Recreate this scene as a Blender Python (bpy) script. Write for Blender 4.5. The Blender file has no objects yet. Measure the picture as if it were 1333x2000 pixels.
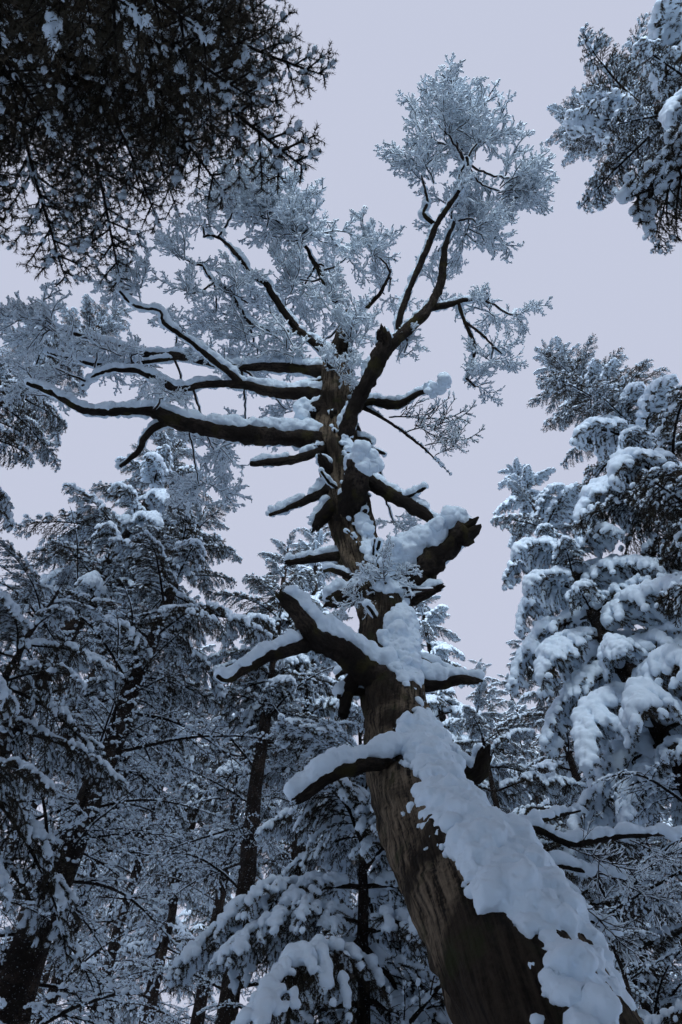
import bpy, math, random
import numpy as np
from mathutils import Vector, noise as mnoise

# ------------------------------------------------------------------ camera, sky, light
scene = bpy.context.scene
PITCH = math.radians(62.3)
CAM = np.array((0.0, 0.0, 1.6))
FPX = 1333.0
FWD = np.array((0, math.cos(PITCH), math.sin(PITCH)))
UPV = np.array((0, -math.sin(PITCH), math.cos(PITCH)))
RGT = np.array((1.0, 0, 0))

cd = bpy.data.cameras.new('camera'); co = bpy.data.objects.new('camera', cd)
scene.collection.objects.link(co)
co.location = CAM; co.rotation_euler = (math.radians(90) + PITCH, 0, 0)
cd.sensor_fit = 'VERTICAL'; cd.sensor_height = 36; cd.lens = 24
cd.clip_start = 0.05; cd.clip_end = 2000
scene.camera = co

world = bpy.data.worlds.new('World'); scene.world = world; world.use_nodes = True
wn = world.node_tree.nodes
wn['Background'].inputs[0].default_value = (0.555, 0.592, 0.735, 1)
wn['Background'].inputs[1].default_value = 0.379

sd = bpy.data.lights.new('sun', 'SUN'); sd.energy = 1.5; sd.angle = math.radians(40)
sd.color = (0.78, 0.90, 1.0)
so = bpy.data.objects.new('sun', sd); scene.collection.objects.link(so)
so.rotation_euler = (math.radians(72), math.radians(6), 0)

vs = scene.view_settings
vs.view_transform = 'Standard'; vs.look = 'None'; vs.exposure = 1.4; vs.gamma = 1.0
scene.cycles.max_bounces = 6; scene.cycles.diffuse_bounces = 6
scene.cycles.use_denoising = True
scene.cycles.use_adaptive_sampling = True; scene.cycles.adaptive_threshold = 0.03

# ------------------------------------------------------------------ helpers
COL = scene.collection
rng = np.random.default_rng(7)
random.seed(7)

def ray(px, py):
    d = FWD * FPX + RGT * (px - 666.5) + UPV * (1000 - py)
    return d / np.linalg.norm(d)

def P(px, py, s):
    return CAM + ray(px, py) * s

def project(p):
    q = np.asarray(p) - CAM
    dz = q @ FWD
    return 666.5 + FPX * (q @ RGT) / dz, 1000 - FPX * (q @ UPV) / dz

def unit(v):
    v = np.asarray(v, float)
    return v / (np.linalg.norm(v, axis=-1, keepdims=True) + 1e-9)

def catmull(pts, step):
    pts = np.asarray(pts, float)
    ext = np.vstack([2 * pts[0] - pts[1], pts, 2 * pts[-1] - pts[-2]])
    out = []
    for i in range(1, len(ext) - 2):
        p0, p1, p2, p3 = ext[i - 1:i + 3]
        n = max(2, int(np.linalg.norm(p2[:3] - p1[:3]) / step))
        t = np.linspace(0, 1, n, endpoint=False)[:, None]
        out.append(0.5 * (2 * p1 + (p2 - p0) * t + (2 * p0 - 5 * p1 + 4 * p2 - p3) * t * t
                          + (3 * p1 - p0 - 3 * p2 + p3) * t ** 3))
    out.append(pts[-1:])
    return np.vstack(out)

class MB:
    """collects triangles and quads with a material index, builds one mesh"""
    def __init__(s):
        s.v = []; s.q = []; s.t = []; s.qm = []; s.tm = []; s.n = 0; s.quv = []; s.anyuv = False
    def add(s, v, quads=None, tris=None, m=0, quv=None):
        if quads is not None and len(quads):
            s.q.append(np.asarray(quads) + s.n); s.qm.append(np.full(len(quads), m))
            if quv is None: quv = np.zeros((len(quads), 4, 2))
            else: s.anyuv = True
            s.quv.append(quv)
        if tris is not None and len(tris):
            s.t.append(np.asarray(tris) + s.n); s.tm.append(np.full(len(tris), m))
        s.v.append(np.asarray(v, float).reshape(-1, 3)); s.n += len(s.v[-1])
    def tube(s, pts, rad, k=5, m=0, cap=True, disp=None):
        pts = np.asarray(pts, float); n = len(pts)
        rad = np.broadcast_to(np.asarray(rad, float), (n,))
        tan = unit(np.gradient(pts, axis=0))
        ref = np.array((0.0, 0, 1)) if abs(tan[n // 2][2]) < 0.9 else np.array((0.0, 1, 0))
        a = unit(np.cross(tan, ref)); b = np.cross(tan, a)
        th = np.arange(k) * 2 * math.pi / k
        R = rad[:, None] * np.ones((1, k))
        if disp is not None: R = R * disp(n, k)
        ring = pts[:, None, :] + R[:, :, None] * (a[:, None, :] * np.cos(th)[None, :, None]
                                                  + b[:, None, :] * np.sin(th)[None, :, None])
        i = np.arange(n - 1)[:, None] * k; j = np.arange(k)[None, :]; j2 = (j + 1) % k
        quads = np.stack([i + j, i + j2, i + k + j2, i + k + j], -1).reshape(-1, 4)
        L = np.concatenate([[0], np.cumsum(np.linalg.norm(np.diff(pts, axis=0), axis=1))])
        u0 = np.broadcast_to(j / k, (n - 1, k)); u1 = np.broadcast_to((j + 1) / k, (n - 1, k))
        v0 = np.broadcast_to(L[:-1, None], (n - 1, k)); v1 = np.broadcast_to(L[1:, None], (n - 1, k))
        uv = np.stack([np.stack([u0, v0], -1), np.stack([u1, v0], -1), np.stack([u1, v1], -1),
                       np.stack([u0, v1], -1)], 2).reshape(-1, 4, 2)
        v = ring.reshape(-1, 3)
        tris = None
        if cap:
            v = np.vstack([v, pts[-1] + tan[-1] * rad[-1] * 0.35, pts[0]])
            e = (n - 1) * k; jj = np.arange(k); jn = (jj + 1) % k
            tris = np.vstack([np.stack([e + jj, e + jn, np.full(k, n * k)], -1),
                              np.stack([jn, jj, np.full(k, n * k + 1)], -1)])
        s.add(v, quads, tris, m, uv)
        return a, b
    def mesh(s, name, mats, smooth=True):
        me = bpy.data.meshes.new(name)
        v = np.vstack(s.v)
        nq = sum(map(len, s.q)); nt = sum(map(len, s.t))
        me.vertices.add(len(v)); me.vertices.foreach_set('co', v.astype(np.float32).ravel())
        q = np.vstack(s.q) if nq else np.zeros((0, 4), int)
        t = np.vstack(s.t) if nt else np.zeros((0, 3), int)
        me.loops.add(nq * 4 + nt * 3)
        me.loops.foreach_set('vertex_index', np.concatenate([q.ravel(), t.ravel()]).astype(np.int32))
        me.polygons.add(nq + nt)
        st = np.concatenate([np.arange(nq) * 4, nq * 4 + np.arange(nt) * 3])
        me.polygons.foreach_set('loop_start', st.astype(np.int32))
        mi = np.concatenate(s.qm + s.tm) if (s.qm or s.tm) else np.zeros(0)
        for m in mats: me.materials.append(m)
        me.polygons.foreach_set('material_index', mi.astype(np.int32))
        if s.anyuv:
            uvl = me.uv_layers.new(name='UVMap')
            uv = np.concatenate([np.vstack(s.quv).reshape(-1, 2), np.zeros((nt * 3, 2))])
            uvl.data.foreach_set('uv', uv.astype(np.float32).ravel())
        me.update(calc_edges=True)
        me.polygons.foreach_set('use_smooth', np.full(nq + nt, smooth))
        return me

# --- node group that turns points with a radius into one lumpy snow surface
def snow_nodes(voxel, amp, scale, iters):
    ng = bpy.data.node_groups.new('snow_nodes', 'GeometryNodeTree')
    ng.interface.new_socket('Geometry', in_out='INPUT', socket_type='NodeSocketGeometry')
    ng.interface.new_socket('Geometry', in_out='OUTPUT', socket_type='NodeSocketGeometry')
    N = ng.nodes.new; Lk = ng.links.new
    gi = N('NodeGroupInput'); go = N('NodeGroupOutput')
    na = N('GeometryNodeInputNamedAttribute'); na.data_type = 'FLOAT'; na.inputs['Name'].default_value = 'rad'
    mp = N('GeometryNodeMeshToPoints')
    Lk(gi.outputs[0], mp.inputs['Mesh']); Lk(na.outputs['Attribute'], mp.inputs['Radius'])
    pv = N('GeometryNodePointsToVolume'); pv.resolution_mode = 'VOXEL_SIZE'
    pv.inputs['Voxel Size'].default_value = voxel
    Lk(mp.outputs[0], pv.inputs['Points'])
    na2 = N('GeometryNodeInputNamedAttribute'); na2.data_type = 'FLOAT'; na2.inputs['Name'].default_value = 'rad'
    Lk(na2.outputs['Attribute'], pv.inputs['Radius'])
    vm = N('GeometryNodeVolumeToMesh'); vm.inputs['Threshold'].default_value = 0.1
    Lk(pv.outputs[0], vm.inputs['Volume'])
    sp = N('GeometryNodeSetPosition'); pos = N('GeometryNodeInputPosition')
    bl = N('GeometryNodeBlurAttribute'); bl.data_type = 'FLOAT_VECTOR'
    bl.inputs['Iterations'].default_value = iters
    Lk(pos.outputs[0], [i for i in bl.inputs if i.enabled and i.name == 'Value'][0])
    Lk(vm.outputs[0], sp.inputs['Geometry'])
    Lk([o for o in bl.outputs if o.enabled][0], sp.inputs['Position'])
    s2 = N('GeometryNodeSetPosition'); nz = N('ShaderNodeTexNoise')
    nz.inputs['Scale'].default_value = scale; nz.inputs['Detail'].default_value = 3; nz.inputs['Roughness'].default_value = 0.5
    sub = N('ShaderNodeMath'); sub.operation = 'SUBTRACT'; sub.inputs[1].default_value = 0.45
    mul = N('ShaderNodeMath'); mul.operation = 'MULTIPLY'; mul.inputs[1].default_value = amp
    nm = N('GeometryNodeInputNormal'); sc = N('ShaderNodeVectorMath'); sc.operation = 'SCALE'
    Lk(nz.outputs[0], sub.inputs[0]); Lk(sub.outputs[0], mul.inputs[0])
    Lk(nm.outputs[0], sc.inputs[0]); Lk(mul.outputs[0], sc.inputs['Scale'])
    Lk(sp.outputs[0], s2.inputs['Geometry']); Lk(sc.outputs[0], s2.inputs['Offset'])
    Lk(s2.outputs[0], go.inputs[0])
    return ng

_ng = {}
def snow_mesh(name, pts, rad, mat, voxel=0.016, amp=0.02, scale=14, iters=2):
    key = (voxel, amp, scale, iters)
    if key not in _ng: _ng[key] = snow_nodes(*key)
    me = bpy.data.meshes.new('points')
    me.vertices.add(len(pts)); me.vertices.foreach_set('co', np.asarray(pts, np.float32).ravel())
    at = me.attributes.new('rad', 'FLOAT', 'POINT')
    at.data.foreach_set('value', np.maximum(np.asarray(rad, np.float32), voxel * 1.3))
    ob = bpy.data.objects.new('tmp', me); COL.objects.link(ob)
    md = ob.modifiers.new('s', 'NODES'); md.node_group = _ng[key]
    dg = bpy.context.evaluated_depsgraph_get()
    out = bpy.data.meshes.new_from_object(ob.evaluated_get(dg), depsgraph=dg)
    bpy.data.objects.remove(ob); bpy.data.meshes.remove(me)
    out.name = name; out.materials.clear(); out.materials.append(mat)
    out.polygons.foreach_set('use_smooth', np.full(len(out.polygons), True))
    return out

def fnoise(x, sc, off=0.0):
    return mnoise.noise(Vector((x[0] * sc + off, x[1] * sc - off, x[2] * sc + 2 * off)))

# ------------------------------------------------------------------ materials
def new_mat(name):
    m = bpy.data.materials.new(name); m.use_nodes = True
    nt = m.node_tree
    return m, nt.nodes, nt.links, nt.nodes['Principled BSDF']

def ramp(N, stops):
    r = N.new('ShaderNodeValToRGB')
    e = r.color_ramp.elements
    while len(e) < len(stops): e.new(0.5)
    for el, (p, c) in zip(e, stops):
        el.position = p; el.color = (*c, 1)
    return r

def snow_material(name, col, bump=0.25):
    m, N, L, B = new_mat(name)
    tc = N.new('ShaderNodeTexCoord'); nz = N.new('ShaderNodeTexNoise')
    nz.inputs['Scale'].default_value = 60; nz.inputs['Detail'].default_value = 4
    L.new(tc.outputs['Object'], nz.inputs['Vector'])
    n2 = N.new('ShaderNodeTexNoise'); n2.inputs['Scale'].default_value = 4
    L.new(tc.outputs['Object'], n2.inputs['Vector'])
    r = ramp(N, [(0.3, tuple(c * 0.93 for c in col)), (0.7, col)])
    L.new(n2.outputs[0], r.inputs[0]); L.new(r.outputs[0], B.inputs['Base Color'])
    bp = N.new('ShaderNodeBump'); bp.inputs['Strength'].default_value = bump; bp.inputs['Distance'].default_value = 0.02
    L.new(nz.outputs[0], bp.inputs['Height']); L.new(bp.outputs[0], B.inputs['Normal'])
    B.inputs['Roughness'].default_value = 0.85
    B.inputs['Specular IOR Level'].default_value = 0.2
    return m

SNOW = snow_material('snow', (0.79, 0.885, 0.975))
FROST = snow_material('frosted_snow', (0.85, 0.92, 0.98), 0.1)

def bark_material(name, dark, light, moss=None, twist=0.0, snow=0.0, vs=3.0, us=14.0, patch=3.1, pr=(0.36, 0.54)):
    m, N, L, B = new_mat(name)
    uv = N.new('ShaderNodeUVMap'); sp = N.new('ShaderNodeSeparateXYZ'); L.new(uv.outputs[0], sp.inputs[0])
    # the seamless bark coordinate: a circle around the stem, length along it, twisted
    def math_(op, a, b=None):
        n = N.new('ShaderNodeMath'); n.operation = op
        for i, x in enumerate((a, b)):
            if x is None: continue
            if isinstance(x, (int, float)): n.inputs[i].default_value = x
            else: L.new(x, n.inputs[i])
        return n.outputs[0]
    ang = math_('ADD', math_('MULTIPLY', sp.outputs[0], 2 * math.pi), math_('MULTIPLY', sp.outputs[1], twist))
    cb = N.new('ShaderNodeCombineXYZ')
    L.new(math_('MULTIPLY', math_('COSINE', ang), us / 6.28), cb.inputs[0])
    L.new(math_('MULTIPLY', math_('SINE', ang), us / 6.28), cb.inputs[1])
    L.new(math_('MULTIPLY', sp.outputs[1], vs), cb.inputs[2])
    n1 = N.new('ShaderNodeTexNoise'); n1.inputs['Scale'].default_value = 2.2; n1.inputs['Detail'].default_value = 7
    n1.inputs['Roughness'].default_value = 0.65
    L.new(cb.outputs[0], n1.inputs['Vector'])
    tc = N.new('ShaderNodeTexCoord'); n2 = N.new('ShaderNodeTexNoise'); n2.inputs['Scale'].default_value = patch
    n2.inputs['Detail'].default_value = 5
    L.new(tc.outputs['Object'], n2.inputs['Vector'])
    n5 = N.new('ShaderNodeTexNoise'); n5.inputs['Scale'].default_value = 38; n5.inputs['Detail'].default_value = 6
    n5.inputs['Roughness'].default_value = 0.7
    L.new(tc.outputs['Object'], n5.inputs['Vector'])
    hgt = math_('ADD', math_('MULTIPLY', n1.outputs[0], 0.68), math_('MULTIPLY', n5.outputs[0], 0.32))
    r = ramp(N, [(0.42, dark), (0.50, tuple((a + b) / 2 for a, b in zip(dark, light))), (0.60, light)])
    L.new(hgt, r.inputs[0])
    col = r.outputs[0]
    def mix(fac, a, bcol):
        x = N.new('ShaderNodeMix'); x.data_type = 'RGBA'
        L.new(fac, x.inputs[0]); L.new(a, x.inputs[6]); x.inputs[7].default_value = (*bcol, 1)
        return x.outputs[2]
    r2 = ramp(N, [(pr[0], (0, 0, 0)), (pr[1], (1, 1, 1))]); L.new(n2.outputs[0], r2.inputs[0])
    col = mix(math_('MULTIPLY', r2.outputs[0], 0.85), col, dark)
    if moss:
        n3 = N.new('ShaderNodeTexNoise'); n3.inputs['Scale'].default_value = 5; n3.inputs['Detail'].default_value = 6
        L.new(tc.outputs['Object'], n3.inputs['Vector'])
        r3 = ramp(N, [(0.55, (0, 0, 0)), (0.66, (1, 1, 1))]); L.new(n3.outputs[0], r3.inputs[0])
        col = mix(math_('MULTIPLY', r3.outputs[0], 0.7), col, moss)
    if snow:
        n4 = N.new('ShaderNodeTexNoise'); n4.inputs['Scale'].default_value = 70; n4.inputs['Detail'].default_value = 5
        L.new(tc.outputs['Object'], n4.inputs['Vector'])
        r4 = ramp(N, [(0.62 - snow * .1, (0, 0, 0)), (0.70 - snow * .1, (1, 1, 1))]); L.new(n4.outputs[0], r4.inputs[0])
        col = mix(r4.outputs[0], col, (0.66, 0.75, 0.84))
    L.new(col, B.inputs['Base Color'])
    bp = N.new('ShaderNodeBump'); bp.inputs['Strength'].default_value = 1.0; bp.inputs['Distance'].default_value = 0.045
    L.new(hgt, bp.inputs['Height']); L.new(bp.outputs[0], B.inputs['Normal'])
    B.inputs['Roughness'].default_value = 0.95; B.inputs['Specular IOR Level'].default_value = 0.15
    return m

OLDBARK = bark_material('old_bark', (0.016, 0.011, 0.008), (0.25, 0.185, 0.125), moss=(0.03, 0.034, 0.012), twist=-0.5, snow=0, vs=1.5, us=34, patch=2.1, pr=(0.43, 0.53))
LIMBBARK = bark_material('limb_bark', (0.014, 0.010, 0.008), (0.075, 0.055, 0.042), moss=(0.05, 0.042, 0.014), snow=0.0, vs=9, us=10)
SPRUCEBARK = bark_material('spruce_bark', (0.016, 0.011, 0.009), (0.085, 0.06, 0.045), snow=-0.25, vs=14, us=12)
TWIGBARK, _N, _L, _B = new_mat('twig_bark')
_B.inputs['Base Color'].default_value = (0.032, 0.023, 0.02, 1); _B.inputs['Roughness'].default_value = 0.9
_B.inputs['Specular IOR Level'].default_value = 0.1

def needle_material(name, a, b):
    m, N, L, B = new_mat(name)
    g = N.new('ShaderNodeTexCoord'); nz = N.new('ShaderNodeTexNoise')
    nz.inputs['Scale'].default_value = 7; nz.inputs['Detail'].default_value = 3
    L.new(g.outputs['Object'], nz.inputs['Vector'])
    r = ramp(N, [(0.35, a), (0.65, b)]); L.new(nz.outputs[0], r.inputs[0])
    L.new(r.outputs[0], B.inputs['Base Color'])
    B.inputs['Roughness'].default_value = 0.7; B.inputs['Specular IOR Level'].default_value = 0.2
    return m
NEEDLE = needle_material('needles', (0.042, 0.038, 0.026), (0.080, 0.060, 0.038))

# ------------------------------------------------------------------ spruce boughs (shared meshes)
def grow(p0, d0, length, n, sag, wig, r):
    """a shoot: starts along d0 and sags towards the ground"""
    st = length / n
    pts = [np.array(p0)]; d = np.array(d0, float)
    for i in range(n):
        d = d + np.array((0, 0, -sag / n)) + r.normal(0, wig, 3)
        d = d / np.linalg.norm(d)
        pts.append(pts[-1] + d * st)
    return np.array(pts)

def seg_sample(pts, spacing, r):
    L = np.concatenate([[0], np.cumsum(np.linalg.norm(np.diff(pts, axis=0), axis=1))])
    n = max(2, int(L[-1] / spacing))
    s = np.sort(r.uniform(0, L[-1], n))
    return np.stack([np.interp(s, L, pts[:, i]) for i in range(3)], 1), s / L[-1]

def bough_variant(i, kind):
    r = np.random.default_rng(100 + i * 7)
    cfg = dict(
        laden=dict(L=2.2, rise=0.25, sag=1.5, sec=0.40, ssag=2.0, tsag=1.6, sp=0.10, dens=430, snow=1.5, ter=0.075, cover=-0.06),
        light=dict(L=2.2, rise=0.20, sag=0.95, sec=0.38, ssag=1.3, tsag=1.4, sp=0.10, dens=430, snow=0.95, ter=0.075, cover=0.0),
        dark=dict(L=2.4, rise=0.15, sag=0.5, sec=0.36, ssag=0.4, tsag=0.3, sp=0.11, dens=450, snow=0.26, ter=0.085, cover=-0.15),
        dead=dict(L=2.2, rise=0.45, sag=1.0, sec=0.38, ssag=0.5, tsag=0.5, sp=0.16, dens=30, snow=0.36, ter=0.15, cover=-0.2),
        heavy=dict(L=1.7, rise=0.35, sag=2.0, sec=0.42, ssag=2.4, tsag=1.6, sp=0.10, dens=430, snow=1.9, ter=0.075, cover=-0.22),
        fan=dict(L=1.9, rise=0.15, sag=1.0, sec=0.55, ssag=1.3, tsag=0.9, sp=0.085, dens=400, snow=1.35, ter=0.075, cover=-0.2),
    )[kind]
    L = cfg['L']
    mb = MB(); shoots = []; snow_p = []; snow_r = []
    axis = grow((0, 0, 0), (math.cos(cfg['rise']), 0, math.sin(cfg['rise'])), L, 26, cfg['sag'], 0.035, r)
    t = np.linspace(0, 1, 27)
    mb.tube(axis, 0.021 * (1 - t) ** 0.8 + 0.004, 6, 0)
    tan = unit(np.gradient(axis, axis=0))
    lift = 1.0 if kind in ('fan', 'dead') else 1.15
    def snow_line(pts, rbase, keep, taper):
        q, s = seg_sample(pts, 0.022, r)
        for p, u in zip(q, s):
            c = fnoise(p, 3.2, i * 3.1) * 0.6 + fnoise(p, 9, i * 1.7) * 0.5
            if c < keep: continue
            rr = rbase * (0.75 + 0.9 * max(0, c) + r.uniform(0, 0.35)) * (1 - taper * u)
            snow_p.append(p + np.array((0, 0, rr * lift)) + r.normal(0, rr * 0.15, 3)); snow_r.append(rr)
    snow_line(axis[2:], 0.042 * cfg['snow'] + 0.004, cfg['cover'] - 0.15, 0.35)
    shoots.append(axis[8:])
    x = 0.14
    while x < 0.985:
        for sd in (-1, 1):
            u = min(0.985, x + r.uniform(-0.02, 0.02)); k = u * 26; a = int(k)
            p = axis[a] + (axis[min(26, a + 1)] - axis[a]) * (k - a)
            f = tan[a]; side = unit(np.cross((0, 0, 1), f)) * sd
            ln = (cfg['sec'] * L * (1 - u) ** 0.75 * min(1, 0.35 + u * 2.2) + 0.08) * r.uniform(0.6, 1.15)
            if kind == 'dead' and r.random() < 0.25: continue
            an = r.uniform(0.75, 1.1)
            d = f * math.cos(an) + side * math.sin(an) + np.array((0, 0, r.uniform(-0.1, 0.25)))
            n2 = max(4, int(ln / 0.07))
            sec = grow(p, unit(d), ln, n2, cfg['ssag'] * (0.4 + ln), 0.06, r)
            mb.tube(sec, np.linspace(0.008, 0.0025, len(sec)), 4, 0, cap=False)
            shoots.append(sec[1:])
            snow_line(sec, 0.030 * cfg['snow'] + 0.003, cfg['cover'], 0.3)
            tn = unit(np.gradient(sec, axis=0))
            y = 0.1
            while y < 0.97 and ln > 0.1:
                for s2 in (-1, 1):
                    kk = int(y * n2); f2 = tn[kk]
                    sd2 = unit(np.cross((0, 0, 1), f2)) * s2
                    l3 = (0.34 * ln * (1 - y) ** 0.6 + 0.045) * r.uniform(0.6, 1.2)
                    d3 = f2 * 0.75 + sd2 * 0.7 + np.array((0, 0, r.uniform(-0.35, 0.1)))
                    q0 = sec[kk] + (sec[kk + 1] - sec[kk]) * (y * n2 - kk)
                    ter = grow(q0, unit(d3), l3, 4, cfg['tsag'] * (0.5 + l3), 0.08, r)
                    mb.tube(ter, np.linspace(0.0035, 0.0018, 5), 3, 0, cap=False)
                    shoots.append(ter)
                    if r.random() < (0.4 if kind in ('fan', 'dead') else 0.22): snow_line(ter[:4], 0.021 * cfg['snow'] + 0.002, cfg['cover'] + 0.05, 0.2)
                y += cfg['ter'] / ln * r.uniform(0.8, 1.3)
        x += cfg['sp'] / L * r.uniform(0.8, 1.3)
    # needles
    NP = []; NT = []
    for s in shoots:
        q, u = seg_sample(s, 1.0 / cfg['dens'], r)
        tg = unit(s[-1] - s[0]); NP.append(q); NT.append(np.broadcast_to(tg, q.shape))
    NP = np.vstack(NP); NT = np.vstack(NT); n = len(NP)
    rad = unit(np.cross(NT, r.normal(0, 1, (n, 3))))
    d = unit(NT * r.uniform(0.35, 1.0, (n, 1)) + rad * 0.9)
    ln = r.uniform(0.016, 0.030, (n, 1)) * (1.35 if kind == 'dark' else 1); w = unit(np.cross(d, r.normal(0, 1, (n, 3)))) * 0.0026
    V = np.stack([NP - w, NP + w, NP + d * ln], 1).reshape(-1, 3)
    mb.add(V, tris=np.arange(n * 3).reshape(-1, 3), m=1)
    me = mb.mesh('bough_' + kind, [SPRUCEBARK, NEEDLE], smooth=True)
    vox = {'laden': .019, 'heavy': .020, 'fan': .018, 'light': .016, 'dark': .010, 'dead': .012}[kind]
    sm = snow_mesh('bough_snow_' + kind, snow_p, snow_r, SNOW, voxel=vox, amp=0.07, scale=13, iters=1)
    return me, sm, L

def joined(a, b):
    """bough and snow in one mesh, for trees too far off to show them apart"""
    me = bpy.data.meshes.new('far_' + a.name); V = []; LI = []; LS = []; MI = []; nv = nl = 0
    for k, x in enumerate((a, b)):
        v = np.empty(len(x.vertices) * 3, np.float32); x.vertices.foreach_get('co', v)
        l = np.empty(len(x.loops), np.int32); x.loops.foreach_get('vertex_index', l)
        st = np.empty(len(x.polygons), np.int32); x.polygons.foreach_get('loop_start', st)
        mi = np.empty(len(x.polygons), np.int32); x.polygons.foreach_get('material_index', mi)
        V.append(v); LI.append(l + nv); LS.append(st + nl); MI.append(mi if k == 0 else mi * 0 + 2)
        nv += len(v) // 3; nl += len(l)
    me.vertices.add(nv); me.vertices.foreach_set('co', np.concatenate(V))
    me.loops.add(nl); me.loops.foreach_set('vertex_index', np.concatenate(LI))
    LS = np.concatenate(LS); me.polygons.add(len(LS)); me.polygons.foreach_set('loop_start', LS)
    for m in (TWIGBARK, NEEDLE, SNOW): me.materials.append(m)
    me.polygons.foreach_set('material_index', np.concatenate(MI))
    me.update(calc_edges=True); me.polygons.foreach_set('use_smooth', np.full(len(LS), True))
    return me
BOUGH = {}; FARBOUGH = {}
_i = 0
for kind, cnt in (('laden', 4), ('light', 4), ('dark', 3), ('dead', 4), ('fan', 3), ('heavy', 3)):
    BOUGH[kind] = []
    for _ in range(cnt):
        BOUGH[kind].append(bough_variant(_i, kind)); _i += 1
    FARBOUGH[kind] = [(joined(a, b), None, L_) for a, b, L_ in BOUGH[kind][:3]] if kind in ('laden', 'light', 'dead') else None

# ------------------------------------------------------------------ twig sprays of the old tree (shared meshes)
def spray_variant(i, pitch, bare=False):
    r = np.random.default_rng(900 + i)
    mb = MB(); ms = MB()
    tubes = []
    d0 = np.array((math.cos(pitch), 0, math.sin(pitch)))
    def rec(p, d, ln, rad, lev):
        n = max(3, int(ln / 0.045))
        pts = grow(p, d, ln, n, 0.25 * ln, 0.13 + 0.02 * lev, r)
        tubes.append((pts, rad, lev))
        if lev >= 3: return
        cnt = {0: 11, 1: 6, 2: 3}[lev]
        for k in range(cnt):
            u = (k + r.uniform(0.2, 0.9)) / cnt
            if lev == 0: u = 0.12 + 0.88 * u
            a = min(n - 1, int(u * n)); q = pts[a] + (pts[a + 1] - pts[a]) * r.random()
            t = unit(pts[a + 1] - pts[a]); s = unit(np.cross(t, r.normal(0, 1, 3)))
            an = r.uniform(0.5, 1.05)
            l2 = ln * r.uniform(0.32, 0.62) * (1.1 - 0.6 * u)
            if l2 > 0.035: rec(q, unit(t * math.cos(an) + s * math.sin(an)), l2, rad * 0.7, lev + 1)
    rec((0, 0, 0), d0, 1.0, 0.011, 0)
    for pts, rad, lev in tubes:
        n = len(pts); tp = np.linspace(1, 0.5, n)
        mb.tube(pts, rad * tp, 3 if lev > 1 else 4, 0, cap=False)
        sr = ((0.021, 0.018, 0.016, 0.014)[lev] * r.uniform(0.7, 1.35)) * (0.55 if bare else 1)
        rr = sr * r.uniform(0.65, 1.35, n); rr[0] *= .6; rr[-1] *= .8
        up = np.zeros((n, 3)); up[:, 2] = rr * 0.95
        if bare and r.random() < 0.3: continue
        ms.tube(pts + up, rr, 5, 0)
    return mb.mesh('twig_spray', [TWIGBARK]), ms.mesh('twig_snow', [FROST])

PITCHES = (-0.5, 0.0, 0.45, 0.95)
SPRAY = {p: [spray_variant(10 * a + b, p) for b in range(3)] for a, p in enumerate(PITCHES)}
BARESPRAY = [spray_variant(60 + b, 0.0 - 0.25 * b, True) for b in range(3)]

# ------------------------------------------------------------------ setting: snowy ground
def obj(name, me, parent=None, loc=None, rot=None, scale=None):
    o = bpy.data.objects.new(name, me); COL.objects.link(o)
    if parent: o.parent = parent
    if loc is not None: o.location = [float(x) for x in loc]
    if rot is not None: o.rotation_euler = rot
    if scale is not None: o.scale = (scale,) * 3 if isinstance(scale, (int, float)) else scale
    return o

def snow_on(name, me, parent):
    o = obj(name, me, parent); o['kind'] = 'stuff'
    return o

def thing(name, label, cat, loc, group=None):
    o = obj(name, None, loc=loc); o.empty_display_size = 0.3
    o['label'] = label; o['category'] = cat
    if group: o['group'] = group
    return o

def ground_z(x, y):
    return 0.12 * mnoise.noise(Vector((x * 0.35, y * 0.35, 3.0))) + 0.5 * mnoise.noise(Vector((x * 0.04, y * 0.04, 9.0)))

gm = MB()
rad = np.concatenate([[0], np.geomspace(0.5, 500, 70)]); seg = 96
gv = [(0, 0, ground_z(0, 0))]
for R_ in rad[1:]:
    for k in range(seg):
        a = 2 * math.pi * k / seg
        gv.append((R_ * math.cos(a), R_ * math.sin(a), ground_z(R_ * math.cos(a), R_ * math.sin(a))))
gt = [(0, 1 + k, 1 + (k + 1) % seg) for k in range(seg)]
gq = []
for i in range(len(rad) - 2):
    for k in range(seg):
        gq.append((1 + i * seg + k, 1 + (i + 1) * seg + k, 1 + (i + 1) * seg + (k + 1) % seg, 1 + i * seg + (k + 1) % seg))
gm.add(gv, gq, gt)
g = obj('snowy_ground', gm.mesh('snowy_ground', [SNOW])); g['kind'] = 'structure'

# ------------------------------------------------------------------ the old tree
tb = P(1110, 2140, 3.0)
old = thing('old_tree', 'gnarled old broadleaf tree with thick snow-plastered trunk, broken stubs and frosted crown', 'tree',
            (1.35, 2.05, ground_z(1.35, 2.05) - 0.05))
OL = np.array(old.location)
def local(p): return np.asarray(p) - OL

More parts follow.
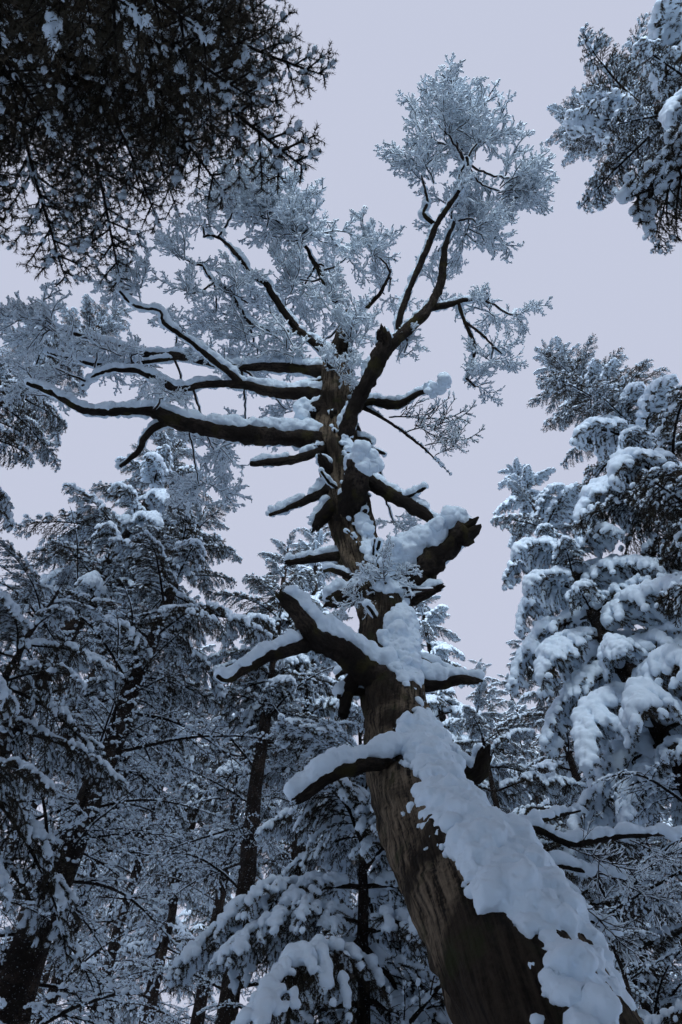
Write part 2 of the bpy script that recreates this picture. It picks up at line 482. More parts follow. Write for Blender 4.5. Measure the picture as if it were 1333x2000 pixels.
# centre line: pixel, slant distance, diameter in metres
T = [(1013, 1900, 3.25, .59), (926, 1760, 3.65, .585), (840, 1614, 4.3, .55), (797, 1510, 4.85, .52), (772, 1390, 5.5, .51),
     (762, 1300, 5.95, .50), (750, 1200, 6.5, .50), (708, 1100, 7.0, .46), (680, 1000, 7.45, .44), (665, 900, 7.9, .48),
     (652, 800, 8.4, .46), (655, 730, 8.8, .38), (675, 650, 9.3, .22), (684, 610, 9.6, .13)]
tp = [(*P(a, b, s), d / 2) for a, b, s, d in T]
p0 = np.array(tp[0][:3]); dirn = p0 - np.array(tp[1][:3])
base = np.array((1.35, 2.05, OL[2] - 0.1))
mid = p0 * 0.5 + base * 0.5
tp = [(*base, 0.44), (*(p0 * .2 + base * .8), 0.36), (*mid, 0.31)] + tp
TR = catmull(tp, 0.035)
def trunk_disp(n, k):
    out = np.ones((n, k)); th = np.arange(k) * 2 * math.pi / k
    for i in range(n):
        p = TR[i, :3]
        for j in range(k):
            a = th[j] + 0.9 * p[2]
            q = Vector((math.cos(a) * 1.1, math.sin(a) * 1.1, p[2] * 0.8))
            f = Vector((math.cos(a) * 3.2, math.sin(a) * 3.2, p[2] * 1.5))
            g_ = Vector((math.cos(th[j]) * 2, math.sin(th[j]) * 2, p[2] * 5))
            rg = Vector((math.cos(a + 0.5 * p[2]) * 6.5, math.sin(a + 0.5 * p[2]) * 6.5, p[2] * 1.6)); r2_ = Vector((math.cos(a) * 13, math.sin(a) * 13, p[2] * 6))
            hi = max(0.0, min(1.0, (p[2] - 6.8) / 1.2))
            out[i, j] = 1 + (0.10 + 0.16 * hi) * mnoise.noise(q) + (0.08 + 0.20 * hi) * mnoise.noise(f) + (0.06 + 0.14 * hi) * mnoise.noise(g_) + 0.055 * mnoise.noise(rg) + 0.03 * mnoise.noise(r2_)
    return out
mb = MB(); TA, TBv = mb.tube(TR[:, :3] - OL, TR[:, 3], 110, 0, disp=trunk_disp)
trunk = obj('trunk', mb.mesh('trunk', [OLDBARK]), old)

# snow plastered on the upper right side of the trunk
def trunk_radius_at(i):
    return TR[i, 3]
sp_, sr_ = [], []
r = np.random.default_rng(5)
tanT = unit(np.gradient(TR[:, :3], axis=0))
for i in range(len(TR)):
    p = TR[i, :3]; rad_ = TR[i, 3]
    if p[2] < 0.8 or p[2] > 9.3: continue
    px, py = project(p)
    toc = unit(CAM - p); toc = unit(toc - tanT[i] * (toc @ tanT[i]))
    rt = unit(np.cross(tanT[i], toc)); rt = rt if rt[0] > 0 else -rt
    n_ = 9 if p[2] < 7 else 6
    for _ in range(n_ * 4):
        a = r.uniform(-1.5, 1.6)      # angle from the camera side towards the right
        d_ = toc * math.cos(a) + rt * math.sin(a)
        q = p + d_ * rad_ * 0.96
        c = 0.75 * fnoise(q, 1.7, 4.4) + 0.6 * fnoise(q, 4.5, 1.3) + 0.35 * fnoise(q, 11, 3.3)
        ctr = 0.85 if p[2] < 5.3 else 0.6
        wdt = 0.85 if p[2] < 5.3 else 0.62
        lim = 1 - ((a - ctr) / wdt) ** 2 + 1.15 * c
        if py < 1240: lim -= 0.25 + 0.6 * max(0, fnoise(q, 4.0, 8.8))
        if py < 1000: lim -= 0.35
        # bare patches
        for bx, by, br in ((935, 1905, 66), (990, 1975, 64), (880, 1700, 46), (790, 1370, 40), (800, 1540, 38), (745, 1190, 40)):
            x_, y_ = project(q)
            dd = math.hypot((x_ - bx), (y_ - by)) / br
            if dd < 1: lim -= 1.6 * (1 - dd * 0.5)
        crumb = r.random() < 0.10 and -0.85 < lim < 0.12
        if lim < 0.12 and not crumb: continue
        lump = 0.5 + 1.1 * max(0, fnoise(q, 6, 2.0)) + 0.9 * max(0, fnoise(q, 13, 7.0)) + 0.4 * r.random()
        rr = 0.015 + 0.043 * min(1, lim) * lump
        if r.random() < 0.03 and lim > 0.5: rr += r.uniform(0.006, 0.022); q = q + d_ * 0.02
        if crumb: rr = r.uniform(0.012, 0.022)
        sp_.append(q + d_ * rr * 0.2 - OL); sr_.append(rr)
snow_on('trunk_snow', snow_mesh('trunk_snow', sp_, sr_, SNOW, voxel=0.011, amp=0.13, scale=12, iters=2), old)

# limbs: (pixel x, pixel y, slant distance, width in pixels) ; snow amount ; name
limbs_px = [
 # lower trunk
 ('limb', 1.0, [(760, 1345, 5.55, 58), (703, 1302, 5.55, 52), (655, 1267, 5.45, 44), (612, 1250, 5.35, 38), (596, 1222, 5.35, 34), (575, 1195, 5.4, 32), (548, 1170, 5.45, 28)]),
 ('limb', 1.0, [(612, 1255, 5.38, 28), (575, 1266, 5.25, 24), (533, 1281, 5.1, 20), (490, 1305, 5.0, 16), (458, 1325, 4.95, 13), (437, 1319, 4.95, 9)]),
 ('stub', 0.2, [(712, 1310, 5.6, 34), (685, 1335, 5.55, 30), (674, 1362, 5.5, 26), (668, 1388, 5.45, 20)]),
 ('limb', 1.1, [(835, 1510, 4.75, 46), (790, 1493, 4.6, 36), (740, 1496, 4.45, 30), (690, 1503, 4.35, 27), (640, 1522, 4.25, 24), (590, 1556, 4.2, 20)]),
 ('limb', 0.9, [(820, 1425, 5.2, 40), (862, 1465, 5.0, 32), (900, 1502, 4.9, 28), (930, 1515, 4.85, 26), (948, 1478, 4.85, 24)]),
 ('stub', 1.0, [(795, 1330, 5.8, 40), (845, 1338, 5.8, 28), (890, 1334, 5.8, 22), (932, 1336, 5.8, 14)]),
 ('stub', 0.8, [(790, 1300, 6.0, 36), (840, 1303, 6.0, 24), (885, 1312, 6.0, 14)]),
 ('stub', 0.9, [(740, 1168, 6.65, 44), (690, 1163, 6.6, 36), (640, 1168, 6.55, 32)]),
 ('limb', 1.35, [(765, 1220, 6.45, 62), (795, 1150, 6.6, 66), (838, 1096, 6.7, 60), (875, 1062, 6.75, 52), (911, 1027, 6.8, 48)]),
 ('stub', 0.9, [(800, 1175, 6.5, 26), (838, 1160, 6.5, 20), (866, 1148, 6.5, 15)]),
 ('stub', 0.8, [(675, 1085, 7.1, 26), (630, 1090, 7.05, 18), (598, 1096, 7.0, 16), (568, 1103, 7.0, 12)]),
 ('limb', 0.9, [(680, 1020, 7.3, 56), (690, 965, 7.2, 46), (698, 900, 7.2, 42)]),
 ('limb', 0.8, [(690, 915, 7.6, 34), (727, 945, 7.4, 26), (777, 976, 7.2, 23), (815, 1002, 7.05, 21), (846, 1021, 6.95, 18)]),
 ('stub', 0.8, [(777, 976, 7.2, 10), (805, 968, 7.15, 8), (828, 958, 7.1, 6)]),
 ('limb', 0.9, [(665, 945, 7.6, 34), (624, 967, 7.5, 22), (585, 985, 7.4, 17), (550, 998, 7.35, 13), (524, 1008, 7.3, 8)]),
 ('limb', 0.9, [(655, 875, 7.9, 26), (616, 884, 7.8, 20), (564, 902, 7.7, 16), (530, 905, 7.65, 14), (500, 903, 7.6, 11)]),
 ('stub', 0.7, [(660, 935, 7.7, 30), (640, 910, 7.6, 22), (628, 888, 7.55, 14)]),
 ('stub', 0.7, [(655, 990, 7.4, 36), (632, 1010, 7.35, 30), (615, 1030, 7.3, 20)]),
 # long left limb
 ('limb', 1.75, [(668, 868, 8.0, 44), (620, 860, 7.95, 36), (560, 855, 7.9, 33), (480, 849, 7.8, 30), (410, 838, 7.75, 27), (340, 822, 7.75, 23), (300, 805, 7.75, 17), (240, 801, 7.8, 14), (170, 801, 7.9, 12), (100, 770, 8.0, 9), (55, 752, 8.1, 6)]),
 ('limb', 0.9, [(330, 822, 7.75, 16), (300, 838, 7.7, 13), (282, 858, 7.65, 11), (268, 888, 7.6, 10), (238, 916, 7.55, 6)]),
 ('limb', 1.2, [(650, 785, 8.5, 36), (600, 770, 8.5, 24), (540, 765, 8.5, 20), (470, 750, 8.5, 17), (400, 750, 8.5, 15), (345, 759, 8.55, 13), (300, 742, 8.6, 11), (250, 725, 8.7, 9), (190, 733, 8.8, 7), (150, 757, 8.9, 5)]),
 ('limb', 1.2, [(655, 735, 8.8, 30), (600, 722, 8.9, 20), (520, 716, 9.0, 16), (440, 716, 9.1, 14), (350, 696, 9.2, 13), (283, 692, 9.3, 10), (220, 672, 9.4, 8), (160, 658, 9.5, 6), (90, 640, 9.6, 4)]),
 ('limb', 1.2, [(360, 697, 9.2, 8), (290, 707, 9.2, 8), (224, 713, 9.2, 7), (148, 705, 9.3, 6), (90, 690, 9.4, 4)]),
 ('limb', 1.1, [(470, 750, 8.5, 14), (455, 733, 8.5, 12), (407, 697, 8.5, 11), (358, 660, 8.55, 9), (318, 628, 8.6, 8), (312, 606, 8.65, 6), (265, 596, 8.7, 5), (235, 570, 8.8, 4)]),
 ('limb', 0.9, [(668, 720, 9.0, 24), (640, 690, 9.0, 18), (589, 648, 9.1, 14), (557, 608, 9.2, 13), (532, 571, 9.3, 11), (524, 551, 9.35, 10), (496, 531, 9.4, 9), (472, 494, 9.5, 7), (447, 462, 9.6, 6), (419, 450, 9.7, 4)]),
 ('limb', 0.9, [(589, 648, 9.1, 10), (532, 648, 9.2, 9), (488, 632, 9.3, 8), (464, 600, 9.4, 7), (447, 571, 9.5, 6), (411, 547, 9.6, 4), (399, 523, 9.7, 3)]),
 ('limb', 0.6, [(678, 660, 9.4, 18), (674, 632, 9.5, 13), (654, 592, 9.6, 12), (630, 539, 9.8, 10), (609, 498, 10, 7), (590, 460, 10.2, 5)]),
 ('limb', 0.5, [(684, 630, 9.6, 10), (715, 600, 9.7, 8), (745, 570, 9.8, 6), (760, 530, 10.0, 4)]),
 ('limb', 0.9, [(668, 880, 7.9, 34), (680, 830, 7.9, 30), (700, 782, 8.0, 30), (732, 722, 8.1, 30), (756, 666, 8.2, 27), (752, 650, 8.2, 24)]),
 ('limb', 0.6, [(738, 712, 8.15, 22), (768, 670, 8.3, 23), (812, 630, 8.5, 21), (844, 594, 8.7, 17), (860, 550, 8.9, 15), (866, 510, 9.1, 12), (872, 480, 9.3, 9), (895, 430, 9.5, 6)]),
 ('limb', 0.9, [(838, 602, 8.7, 12), (870, 596, 8.7, 10), (903, 587, 8.7, 7), (950, 582, 8.8, 4)]),
 ('limb', 0.8, [(782, 655, 8.4, 14), (780, 626, 8.5, 12), (796, 574, 8.7, 11), (816, 526, 8.9, 10), (840, 470, 9.1, 10), (852, 438, 9.25, 9), (876, 405, 9.4, 8), (900, 374, 9.5, 7), (918, 338, 9.6, 6), (914, 308, 9.7, 4)]),
 ('limb', 0.9, [(852, 440, 9.25, 7), (828, 418, 9.3, 6), (836, 398, 9.4, 5), (830, 370, 9.5, 4)]),
 ('limb', 0.9, [(900, 374, 9.5, 5), (899, 346, 9.6, 5), (910, 312, 9.7, 3)]),
 ('limb', 0.8, [(680, 790, 8.4, 22), (728, 786, 8.3, 15), (780, 792, 8.15, 14), (812, 778, 8.1, 11), (844, 762, 8.05, 8), (881, 753, 8.0, 5)]),
 ('limb', 0.8, [(895, 590, 8.7, 7), (908, 630, 8.6, 6), (926, 674, 8.5, 6), (916, 714, 8.4, 5), (905, 745, 8.3, 4)]),
 ('limb', 0.8, [(908, 628, 8.6, 6), (935, 648, 8.5, 5), (960, 668, 8.4, 4), (985, 690, 8.4, 3)]),
 ('limb', 0.5, [(700, 790, 8.4, 9), (745, 815, 8.2, 7), (800, 850, 8.0, 5), (845, 890, 7.9, 3), (880, 925, 7.8, 2)]),
 ('limb', 0.6, [(690, 830, 8.2, 16), (715, 870, 8.0, 9), (735, 885, 7.9, 7), (752, 892, 7.9, 5)]),
 ('stub', 0.7, [(655, 800, 8.4, 44), (625, 800, 8.3, 34), (598, 812, 8.25, 22)]),
 ('stub', 1.0, [(665, 850, 8.2, 22), (655, 825, 8.1, 20), (652, 808, 8.1, 18)]),
 ('stub', 0.9, [(670, 865, 8.1, 20), (695, 857, 8.0, 15), (718, 856, 7.95, 12)]),
 # low right branches
 ('limb', 0.75, [(950, 1640, 4.0, 18), (1014, 1624, 3.9, 15), (1050, 1622, 3.9, 13), (1108, 1650, 3.9, 11), (1160, 1646, 3.95, 9), (1217, 1635, 4.0, 7), (1333, 1637, 4.1, 4)]),
 ('limb', 0.75, [(1020, 1624, 3.9, 11), (1050, 1606, 3.95, 9), (1090, 1592, 4.0, 6), (1130, 1575, 4.05, 3)]),
 ('limb', 0.75, [(1010, 1690, 3.7, 14), (1060, 1706, 3.75, 10), (1100, 1690, 3.8, 8), (1160, 1705, 3.9, 6), (1220, 1725, 4.0, 3)]),
 ('limb', 0.75, [(1060, 1706, 3.75, 8), (1120, 1750, 3.8, 7), (1150, 1800, 3.85, 5), (1200, 1840, 3.95, 3)]),
]
LIMB_PTS = []      # (world points, radius) kept for the twigs
def limb_disp(seed):
    def f(n, k):
        rr = np.random.default_rng(seed)
        low = np.interp(np.linspace(0, n - 1, n), np.linspace(0, n - 1, max(3, n // 5)), rr.normal(0, 0.13, max(3, n // 5)))
        return 1 + low[:, None] + rr.normal(0, 0.10, (n, k))
    return f
for li, (nm, amount, pts) in enumerate(limbs_px):
    w = np.array([(*P(a, b, s), 0.5 * wd * s / FPX) for a, b, s, wd in pts])
    C = catmull(w, 0.04)
    C[:, 3] = np.maximum(C[:, 3], 0.004)
    rr = np.random.default_rng(300 + li)
    C[1:, :3] += np.cumsum(rr.normal(0, 0.006, (len(C) - 1, 3)), axis=0) * np.linspace(0, 1, len(C) - 1)[:, None]
    mb = MB(); mb.tube(C[:, :3] - OL, C[:, 3], 12, 0, disp=limb_disp(li))
    if nm == 'stub' or pts[-1][3] > 15:
        e = C[-1, :3] - OL; er = C[-1, 3]; et = unit(C[-1, :3] - C[-4, :3])
        for _ in range(7):
            o0 = unit(np.cross(et, rr.normal(0, 1, 3))) * er * rr.uniform(0.2, 0.8)
            q1 = e + o0 + et * er * rr.uniform(0.3, 1.5) + rr.normal(0, er * 0.15, 3)
            mb.tube(np.array([e + o0 * 1.0 - et * er * 0.8, (e + o0 + q1) / 2, q1]), [er * .5, er * .36, er * .08], 5)
    lo = obj(nm, mb.mesh(nm, [LIMBBARK]), old)
    LIMB_PTS.append((C[:, :3], C[:, 3]))
    # snow riding on top
    pts_, rad_ = [], []
    tg = unit(np.gradient(C[:, :3], axis=0))
    for i in range(len(C)):
        flat = math.sqrt(max(0.0, 1 - tg[i][2] ** 2))
        p = C[i, :3]
        c = fnoise(p, 2.6, li) * 0.55 + fnoise(p, 7, li) * 0.35
        th = amount * (0.046 + 0.75 * C[i, 3] ** 0.85) * (0.35 + 0.65 * flat)
        if c < -0.30: continue
        rs = th * (0.62 + 0.55 * max(-0.5, c))
        rs = min(rs, 0.16, 0.032 + 0.9 * C[i, 3])
        upd = np.array((0, 0, 1.0)) - tg[i] * tg[i][2]; upd = unit(upd)
        sidev = np.cross(tg[i], upd)
        for o_ in (-0.6, 0.0, 0.6):
            pts_.append(p + upd * (C[i, 3] * 0.62 + rs * 0.7) + sidev * o_ * C[i, 3] + rr.normal(0, rs * 0.10, 3) - OL)
            rad_.append(rs * (1 if o_ == 0 else 0.85) * rr.uniform(0.88, 1.1))
            if amount > 1.15 and o_ == 0 and C[i, 3] > 0.05 and c > -0.1:
                pts_.append(pts_[-1] + upd * rs * 0.9); rad_.append(rs * rr.uniform(0.8, 1.1))
    if pts_:
        snow_on('limb_snow', snow_mesh('limb_snow', pts_, rad_, SNOW, voxel=0.012, amp=0.09, scale=10, iters=2), lo)

# short broken twig stubs all over the upper trunk
rr = np.random.default_rng(404)
for k in range(34):
    i = int(rr.integers(int(len(TR) * 0.52), int(len(TR) * 0.93))); p = TR[i, :3]
    a = rr.uniform(0, 6.28); d = np.array((math.cos(a), math.sin(a) - 0.35, rr.uniform(-0.2, 0.5)))
    ln = rr.uniform(0.1, 0.42); r0 = rr.uniform(0.012, 0.04)
    C = grow(p + unit(d) * TR[i, 3] * 0.7, unit(d), ln, max(4, int(ln / 0.035)), rr.uniform(-0.6, 0.8), 0.16, rr)
    mb = MB(); mb.tube(C - OL, np.linspace(r0, r0 * 0.55, len(C)), 9, disp=limb_disp(500 + k))
    so_ = obj('stub', mb.mesh('stub', [LIMBBARK]), old)
    rs = (0.018 + r0 * 0.6) * rr.uniform(0.8, 1.2, len(C) * 2)
    q, _u = seg_sample(C, ln / (len(C) * 2 - 0.5), rr); rs = rs[:len(q)]
    snow_on('stub_snow', snow_mesh('stub_snow', q + np.array((0, 0, 1.0)) * (r0 * 0.6 + rs * 0.6)[:, None] - OL, rs, SNOW, voxel=0.011, amp=0.06, scale=12, iters=1), so_)

# big snow lumps on the broken ends
lumps = [((712, 890, 7.2), 0.15), ((716, 908, 7.2), 0.13), ((722, 912, 7.15), 0.10), ((770, 1086, 6.7), 0.14), ((800, 1065, 6.7), 0.15), ((805, 1085, 6.7), 0.16),
         ((840, 1050, 6.75), 0.15), ((870, 1025, 6.8), 0.14), ((890, 1012, 6.8), 0.12), ((855, 755, 8.05), 0.10), ((838, 757, 8.05), 0.09), ((870, 748, 8.0), 0.09),
         ((590, 800, 8.3), 0.14), ((800, 1322, 5.65), 0.11), ((775, 1312, 5.6), 0.12), ((760, 1262, 5.9), 0.12), ((790, 1425, 5.2), 0.12)]
rr = np.random.default_rng(77)
for (a, b, s_), R_ in lumps:
    c = P(a, b, s_)
    R_ *= 0.8
    pts_ = c + rr.normal(0, R_ * 0.42, (16, 3)) - OL
    obj('snow_lump', snow_mesh('snow_lump', pts_, R_ * rr.uniform(0.45, 0.75, 16), SNOW, voxel=0.013, amp=0.12, scale=9, iters=1), old)

# crown: clusters of frosted twig sprays, each fed by a thin branch from the nearest limb
clusters = [  # px, py, distance, radius px, count
 (880, 250, 10.3, 70, 10), (830, 330, 10.0, 55, 8), (945, 270, 10.2, 50, 6), (890, 400, 9.8, 50, 6), (985, 375, 10.0, 60, 9), (935, 440, 9.8, 60, 8), (870, 470, 9.6, 45, 4), (1030, 350, 10.1, 35, 4), (840, 230, 10.5, 40, 4),
 (510, 410, 10.2, 70, 14), (570, 450, 10.1, 65, 10), (400, 430, 10.0, 38, 5), (620, 450, 10.2, 50, 6), (730, 495, 10.0, 45, 6), (680, 500, 10.0, 40, 4), (470, 370, 10.3, 45, 6),
 (350, 500, 9.8, 40, 5), (260, 560, 9.0, 50, 6), (360, 575, 9.3, 35, 4), (450, 565, 9.4, 45, 5), (580, 545, 9.6, 55, 6), (690, 665, 8.9, 50, 8), (560, 680, 8.9, 60, 6), (480, 655, 9.2, 55, 6), (420, 690, 9.0, 50, 3), (640, 600, 9.4, 45, 4),
 (90, 630, 9.3, 65, 8), (20, 620, 9.3, 50, 5), (190, 690, 9.0, 55, 3), (110, 720, 8.8, 55, 3), (60, 760, 8.6, 45, 3), (270, 690, 9.0, 50, 2),
 (960, 600, 8.9, 45, 5), (1010, 605, 8.9, 35, 3), (960, 700, 8.5, 40, 4), (925, 750, 8.4, 35, 4), (790, 690, 8.5, 35, 4),
 (420, 880, 9.2, 65, 6), (390, 950, 9.5, 55, 5), (480, 830, 9.2, 60, 4), (350, 790, 9.2, 45, 3), (560, 800, 9.0, 40, 3),
 (770, 1020, 8.4, 35, 4), (745, 1140, 6.45, 42, 9), (700, 1180, 6.3, 30, 4), (560, 620, 10.4, 55, 6), (500, 600, 10.3, 50, 5), (420, 620, 10.0, 45, 4), (620, 670, 9.8, 45, 5), (760, 570, 10.2, 40, 4), (350, 640, 9.6, 40, 4), (300, 720, 9.8, 45, 4), (480, 700, 9.8, 50, 5), (640, 540, 10.4, 45, 5), (860, 560, 9.8, 40, 3), (320, 770, 7.8, 30, 3), (670, 720, 8.4, 40, 5),
]
allp = np.vstack([p[::3] for p, r_ in LIMB_PTS]); allr = np.concatenate([r_[::3] for p, r_ in LIMB_PTS])
rr = np.random.default_rng(21)
spray_n = 0
center = P(668, 760, 8.7)
for (a, b, s, R_, n) in clusters:
    cc = P(a, b, s)
    # branch from the nearest thin limb point
    dist = np.linalg.norm(allp - cc, axis=1) + (allr > 0.05) * 0.5
    k = int(np.argmin(dist)); q = allp[k]
    Rm = R_ * s / FPX
    outd = unit(cc - center)
    m = [q, q * 0.5 + cc * 0.5 + np.array((0, 0, -0.12 * np.linalg.norm(cc - q))) + rr.normal(0, 0.05, 3), cc]
    C = catmull(m, 0.05)
    C[1:-1] += rr.normal(0, 0.006, C[1:-1].shape)
    mb = MB(); mb.tube(C - OL, np.linspace(0.015, 0.007, len(C)), 6)
    bo = obj('branch', mb.mesh('branch', [TWIGBARK]), old)
    up = np.zeros_like(C); rs = 0.017 * rr.uniform(0.7, 1.4, len(C)); up[:, 2] = 0.008 + rs * 0.6
    mb = MB(); mb.tube(C + up - OL, rs, 7); obj('branch_snow', mb.mesh('branch_snow', [FROST]), bo)
    for _ in range(n):
        off = rr.normal(0, 0.42, 3) * Rm
        d = unit(off / Rm * 0.9 + outd * 0.55 + np.array((0, 0, 0.15)) + rr.normal(0, 0.25, 3))
        pt = math.asin(max(-1, min(1, d[2])))
        pk = min(PITCHES, key=lambda x: abs(x - pt))
        me, sm = SPRAY[pk][rr.integers(3)]
        sc_ = Rm * rr.uniform(0.95, 1.5) + 0.12
        start = cc + off * 0.55 - d * sc_ * 0.25
        o = obj('twig_spray', me, old, start - OL, (0, 0, math.atan2(d[1], d[0])), float(sc_))
        snow_on('twig_snow', sm, o); spray_n += 1
# fine bare twigs drooping on the right and by the low branches
for (a, b, s, yaw, sc_) in [(790, 845, 8.0, -0.5, .75), (830, 870, 7.9, -0.4, .6), (760, 815, 8.2, -0.2, .8), (810, 830, 8.1, 0.2, .6), (850, 890, 7.9, -0.9, .5),
                            (1110, 1655, 3.9, -0.3, .36), (1170, 1705, 3.9, 0.0, .36), (1130, 1760, 3.8, 0.5, .34), (1230, 1640, 4.0, 0.3, .34)]:
    me, sm = BARESPRAY[rr.integers(3)]
    o = obj('twig_spray', me, old, P(a, b, s) - OL, (0, 0, yaw), sc_); snow_on('twig_snow', sm, o)

# ------------------------------------------------------------------ spruces
def solve_top(x, y, pytop):
    lo, hi = 2.0, 60.0
    for _ in range(60):
        m = (lo + hi) / 2
        if project((x, y, m))[1] > pytop: lo = m
        else: hi = m
    return lo

def spruce(label, xy, top, crown0, spread, mix, seed, dead=(3.0, 0.5), dia=None, group='spruces of the snowy wood',
           gap=0.6, per=4, tipcls='laden', cull=3.0, name='spruce_tree', az=None, far=False):
    BOUGH = FARBOUGH if far else globals()['BOUGH']
    r = np.random.default_rng(seed)
    x, y = xy; z0 = ground_z(x, y) - 0.05
    t = thing(name, label, 'tree', (x, y, z0), group)
    H = top - z0
    dia = dia or H * 0.018
    zs = np.linspace(0, H - 0.1, 40)
    wob = np.cumsum(r.normal(0, 0.012, (40, 2)), axis=0)
    pts = np.stack([wob[:, 0], wob[:, 1], zs], 1); pts[:, :2] -= pts[0, :2]
    mb = MB(); mb.tube(pts, dia / 2 * (1 - zs / H) ** 0.75 + 0.008 + 0.25 * dia * np.exp(-zs * 2.2), 14, disp=limb_disp(seed))
    obj('trunk', mb.mesh('trunk', [SPRUCEBARK]), t)
    def at(z): return np.array([np.interp(z, zs, pts[:, 0]), np.interp(z, zs, pts[:, 1]), z])
    z = crown0; a0 = r.uniform(0, 6.28); nb = 0
    kinds = list(mix.keys()); pr = np.array(list(mix.values()), float); pr /= pr.sum()
    while z < H - 0.12 and nb < 290:
        u = (z - crown0) / max(0.1, H - crown0)
        ln = spread * ((1 - u) ** 0.8 * min(1, 0.6 + u * 2.0)) + 0.22
        cnt = per if u < 0.85 else 4
        for k in range(cnt):
            a = a0 + 2 * math.pi * k / cnt + r.uniform(-0.35, 0.35)
            if az and r.random() > az(a, u): continue
            kd = kinds[r.choice(len(kinds), p=pr)]
            if u > 0.8: kd = tipcls
            me, sm, L = BOUGH[kd][r.integers(len(BOUGH[kd]))]
            s = ln * r.uniform(0.75, 1.2) / L
            # young boughs near the top reach upwards
            tilt = -0.75 * max(0, u - 0.55) / 0.45 + r.normal(0, 0.10) + 0.12 * (1 - u)
            o = obj('bough', me, t, at(min(H - 0.15, z + r.uniform(-0.12, 0.12))), (r.normal(0, 0.06), tilt, a), float(s))
            nb += 1
            if sm: snow_on('bough_snow', sm, o)
        a0 += 2.4
        z += gap * (0.55 + 0.5 * (1 - u)) * r.uniform(0.8, 1.2)
    z = max(1.2, dead[0])
    while z < crown0:
        for k in range(int(r.integers(2, 5))):
            me, sm, L = BOUGH['dead'][r.integers(len(BOUGH['dead']))]
            s = spread * r.uniform(0.45, 1.0) / L
            o = obj('dead_branch', me, t, at(z + r.uniform(-.1, .1)), (r.normal(0, 0.1), r.normal(0.05, 0.2), r.uniform(0, 6.28)), float(s))
            if sm: snow_on('branch_snow', sm, o)
        z += dead[1] * r.uniform(0.7, 1.3)
    return t

def xy_of(px, py, s):
    p = P(px, py, s); return float(p[0]), float(p[1])

LAD = dict(laden=3, light=1.5); MIX = dict(light=3, laden=1.5); DRK = dict(dark=1)
def S(label, pix, pytop, crown_py, spread, mix, seed, **k):
    xy = xy_of(*pix); top = solve_top(*xy, pytop); c0 = solve_top(*xy, crown_py)
    return spruce(label, xy, top, c0, spread, mix, seed, **k)

# left side
S('spruce with thick bare lower trunk and snowy dead branches at the left', (120, 1710, 8.0), 990, 1330, 2.0, MIX, 11, dia=.42, dead=(4.0, .28))
S('tall spruce with heavy drooping snowy crown under the long left limb', (84, 1325, 10.5), 835, 1180, 2.1, dict(laden=2, light=1.5, heavy=1.2), 12, dia=.34, dead=(5.5, .4))
S('slim spruce whose straight trunk stands between the left spruces and old tree', (492, 1520, 10.0), 1050, 1370, 1.8, MIX, 13, dia=.26, dead=(5.5, .45))
S('snow-covered spruce top right behind the old trunk', (600, 1400, 12.0), 1005, 1500, 1.7, dict(laden=2, heavy=2), 14)
S('young spruce with broad snow-heavy fans of boughs beside the old trunk', (702, 1900, 6.3), 1390, 2150, 2.1, dict(fan=4, laden=1), 15, dia=.15, tipcls='fan', gap=.5)
S('spruce at the left edge with snow-packed boughs below the frosted limb tips', (-260, 950, 9.5), 600, 1500, 2.0, LAD, 16)
S('leaning-looking thin spruce behind the thick left trunk', (140, 1880, 11.0), 1150, 1500, 1.8, MIX, 17, dia=.22, dead=(5, .5))
S('snowy spruce at the lower left corner of the wood', (-120, 1500, 6.5), 1120, 1650, 1.8, MIX, 18)
# right side
S('spruce crown standing behind the old trunk on its snowy side', (905, 1600, 11.5), 1110, 1750, 1.7, dict(laden=2, heavy=2), 21)
S('small far spruce top with pale snow in the sky gap', (985, 1500, 19.0), 1285, 1800, 1.8, LAD, 22, far=True)
S('second small far spruce in the sky gap, a little lower', (1045, 1500, 20.0), 1320, 1800, 1.8, LAD, 23, far=True)
S('dark drooping spruce right of the old trunk under the snowy canopy', (1010, 1700, 9.0), 1380, 1900, 1.9, MIX, 24)
S('spruce with pointed snow-laden top and big white cushions on its boughs', (1320, 1500, 8.5), 900, 1500, 2.0, dict(heavy=4, laden=1), 25, tipcls='heavy', dia=.34, dead=(4, .45))
S('tall dense spruce reaching in above the pointed snow-laden one', (1440, 1055, 11.0), 680, 1400, 3.0, dict(light=3, laden=1, heavy=1.2), 26)
S('frosted small spruce low beneath the pointed snow-laden spruce', (1250, 1950, 9.0), 1560, 2000, 1.7, MIX, 27)
S('spruce with snow fans low beside the old trunk base', (1290, 2150, 5.5), 1800, 2250, 1.5, dict(fan=2, light=2), 28)
# overhead
spruce('snow-clumped spruce crown hanging in from the upper right sky', (5.2, -0.5), 20.0, 6.0, 3.3, dict(light=3, laden=1, heavy=1.5), 31)
spruce('dark spruce spreading its shaded boughs overhead at upper left', (-3.15, -1.95), 21.0, 5.5, 3.6, DRK, 32, per=6, tipcls='dark', gap=.45)
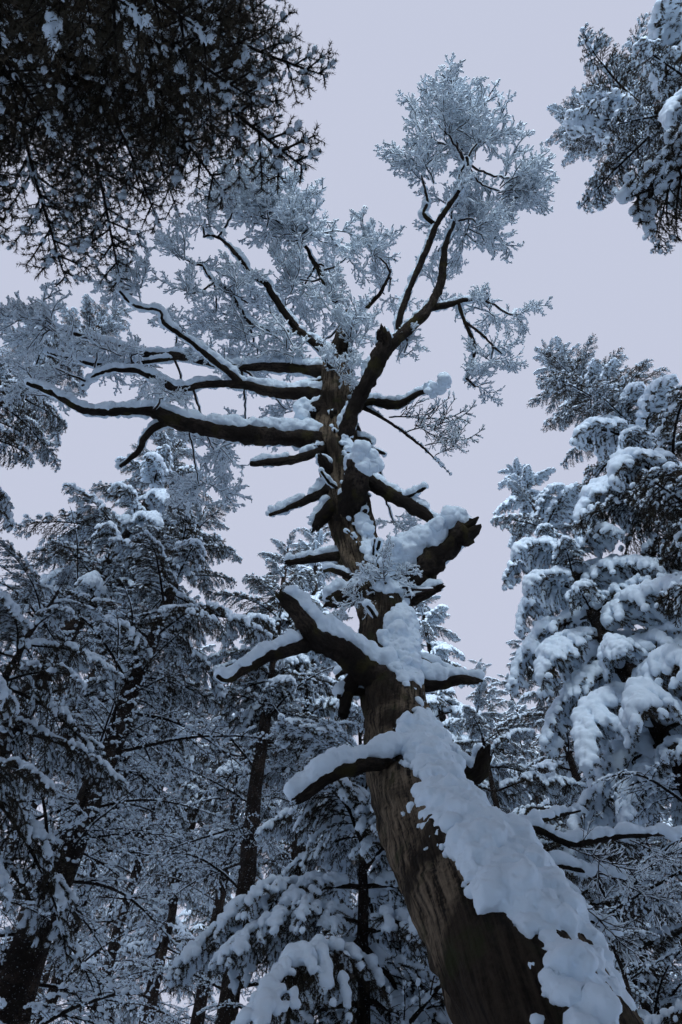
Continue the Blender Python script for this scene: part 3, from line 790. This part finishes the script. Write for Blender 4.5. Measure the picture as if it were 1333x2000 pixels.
# farther wood
rr = np.random.default_rng(50)
far = [(230, 1800, 15, 1230), (330, 1800, 18, 1330), (420, 1800, 14, 1210), (560, 1800, 17, 1300), (40, 1800, 16, 1180), (800, 1800, 16, 1330),
       (1120, 1800, 16, 1440), (1230, 1800, 13, 1250), (1330, 1800, 17, 1300), (640, 1850, 22, 1400), (-60, 1800, 13, 1050), (1450, 1700, 13, 1150),
       (180, 1900, 24, 1500), (300, 1900, 22, 1540), (400, 1900, 26, 1470), (90, 1900, 20, 1450), (1150, 1900, 24, 1560), (1300, 1900, 22, 1520)]
flabel = ['background spruce close behind the thick left trunk', 'background spruce in the gap right of the thick left trunk',
          'background spruce between the thick left trunk and the slim straight spruce', 'background spruce just behind the slim straight spruce',
          'background spruce behind the heavy drooping left crown', 'background spruce hidden partly by the old snow-plastered trunk',
          'background spruce behind the dark drooping spruce', 'background spruce behind the pointed snow-laden spruce',
          'background spruce below the tall dense spruce', 'background spruce far behind the young fan-boughed spruce',
          'background spruce at the wood edge behind the lower left spruce', 'background spruce at the wood edge behind the tall dense spruce',
          'low distant spruce filling the bright gap beside the thick left trunk', 'low distant spruce between the slim straight spruce and thick left trunk',
          'low distant spruce behind the young fan-boughed spruce', 'low distant spruce beyond the lower left spruce',
          'low distant spruce beyond the snow-lined bare twigs', 'low distant spruce beneath the pointed snow-laden spruce']
for i, (a, b, s, tpy) in enumerate(far):
    S(flabel[i], (a, b, s), tpy, tpy + 420, 1.9, MIX, 60 + i, dead=(5, .6), group='background spruces', far=True)
# unseen spruces added behind the camera to keep sun off the lower trunk
looks = ['slender', 'bushy', 'straight', 'crooked', 'broad', 'short', 'tall', 'dense', 'thick', 'narrow', 'ragged', 'shaggy', 'drooping', 'young', 'heavy', 'even']
rr = np.random.default_rng(8)
for i, look in enumerate(looks):
    if i < 9: x, y, h = -4.6 + i * 1.55, -4.5 + rr.uniform(-.35, .35), 12 + rr.uniform(-.6, .6)
    else: x, y, h = -5 + (i - 9) * 2.0, -6.8 + rr.uniform(-.4, .4), 13 + rr.uniform(-.6, .6)
    if i == 1: y -= 0.8
    spruce('%s spruce added out of view to shade the old trunk' % look, (float(x), float(y)), float(h), 2.5, 2.3, MIX, 90 + i, dead=(2.2, .9), group='added shade spruces behind the camera', far=True, gap=.5)
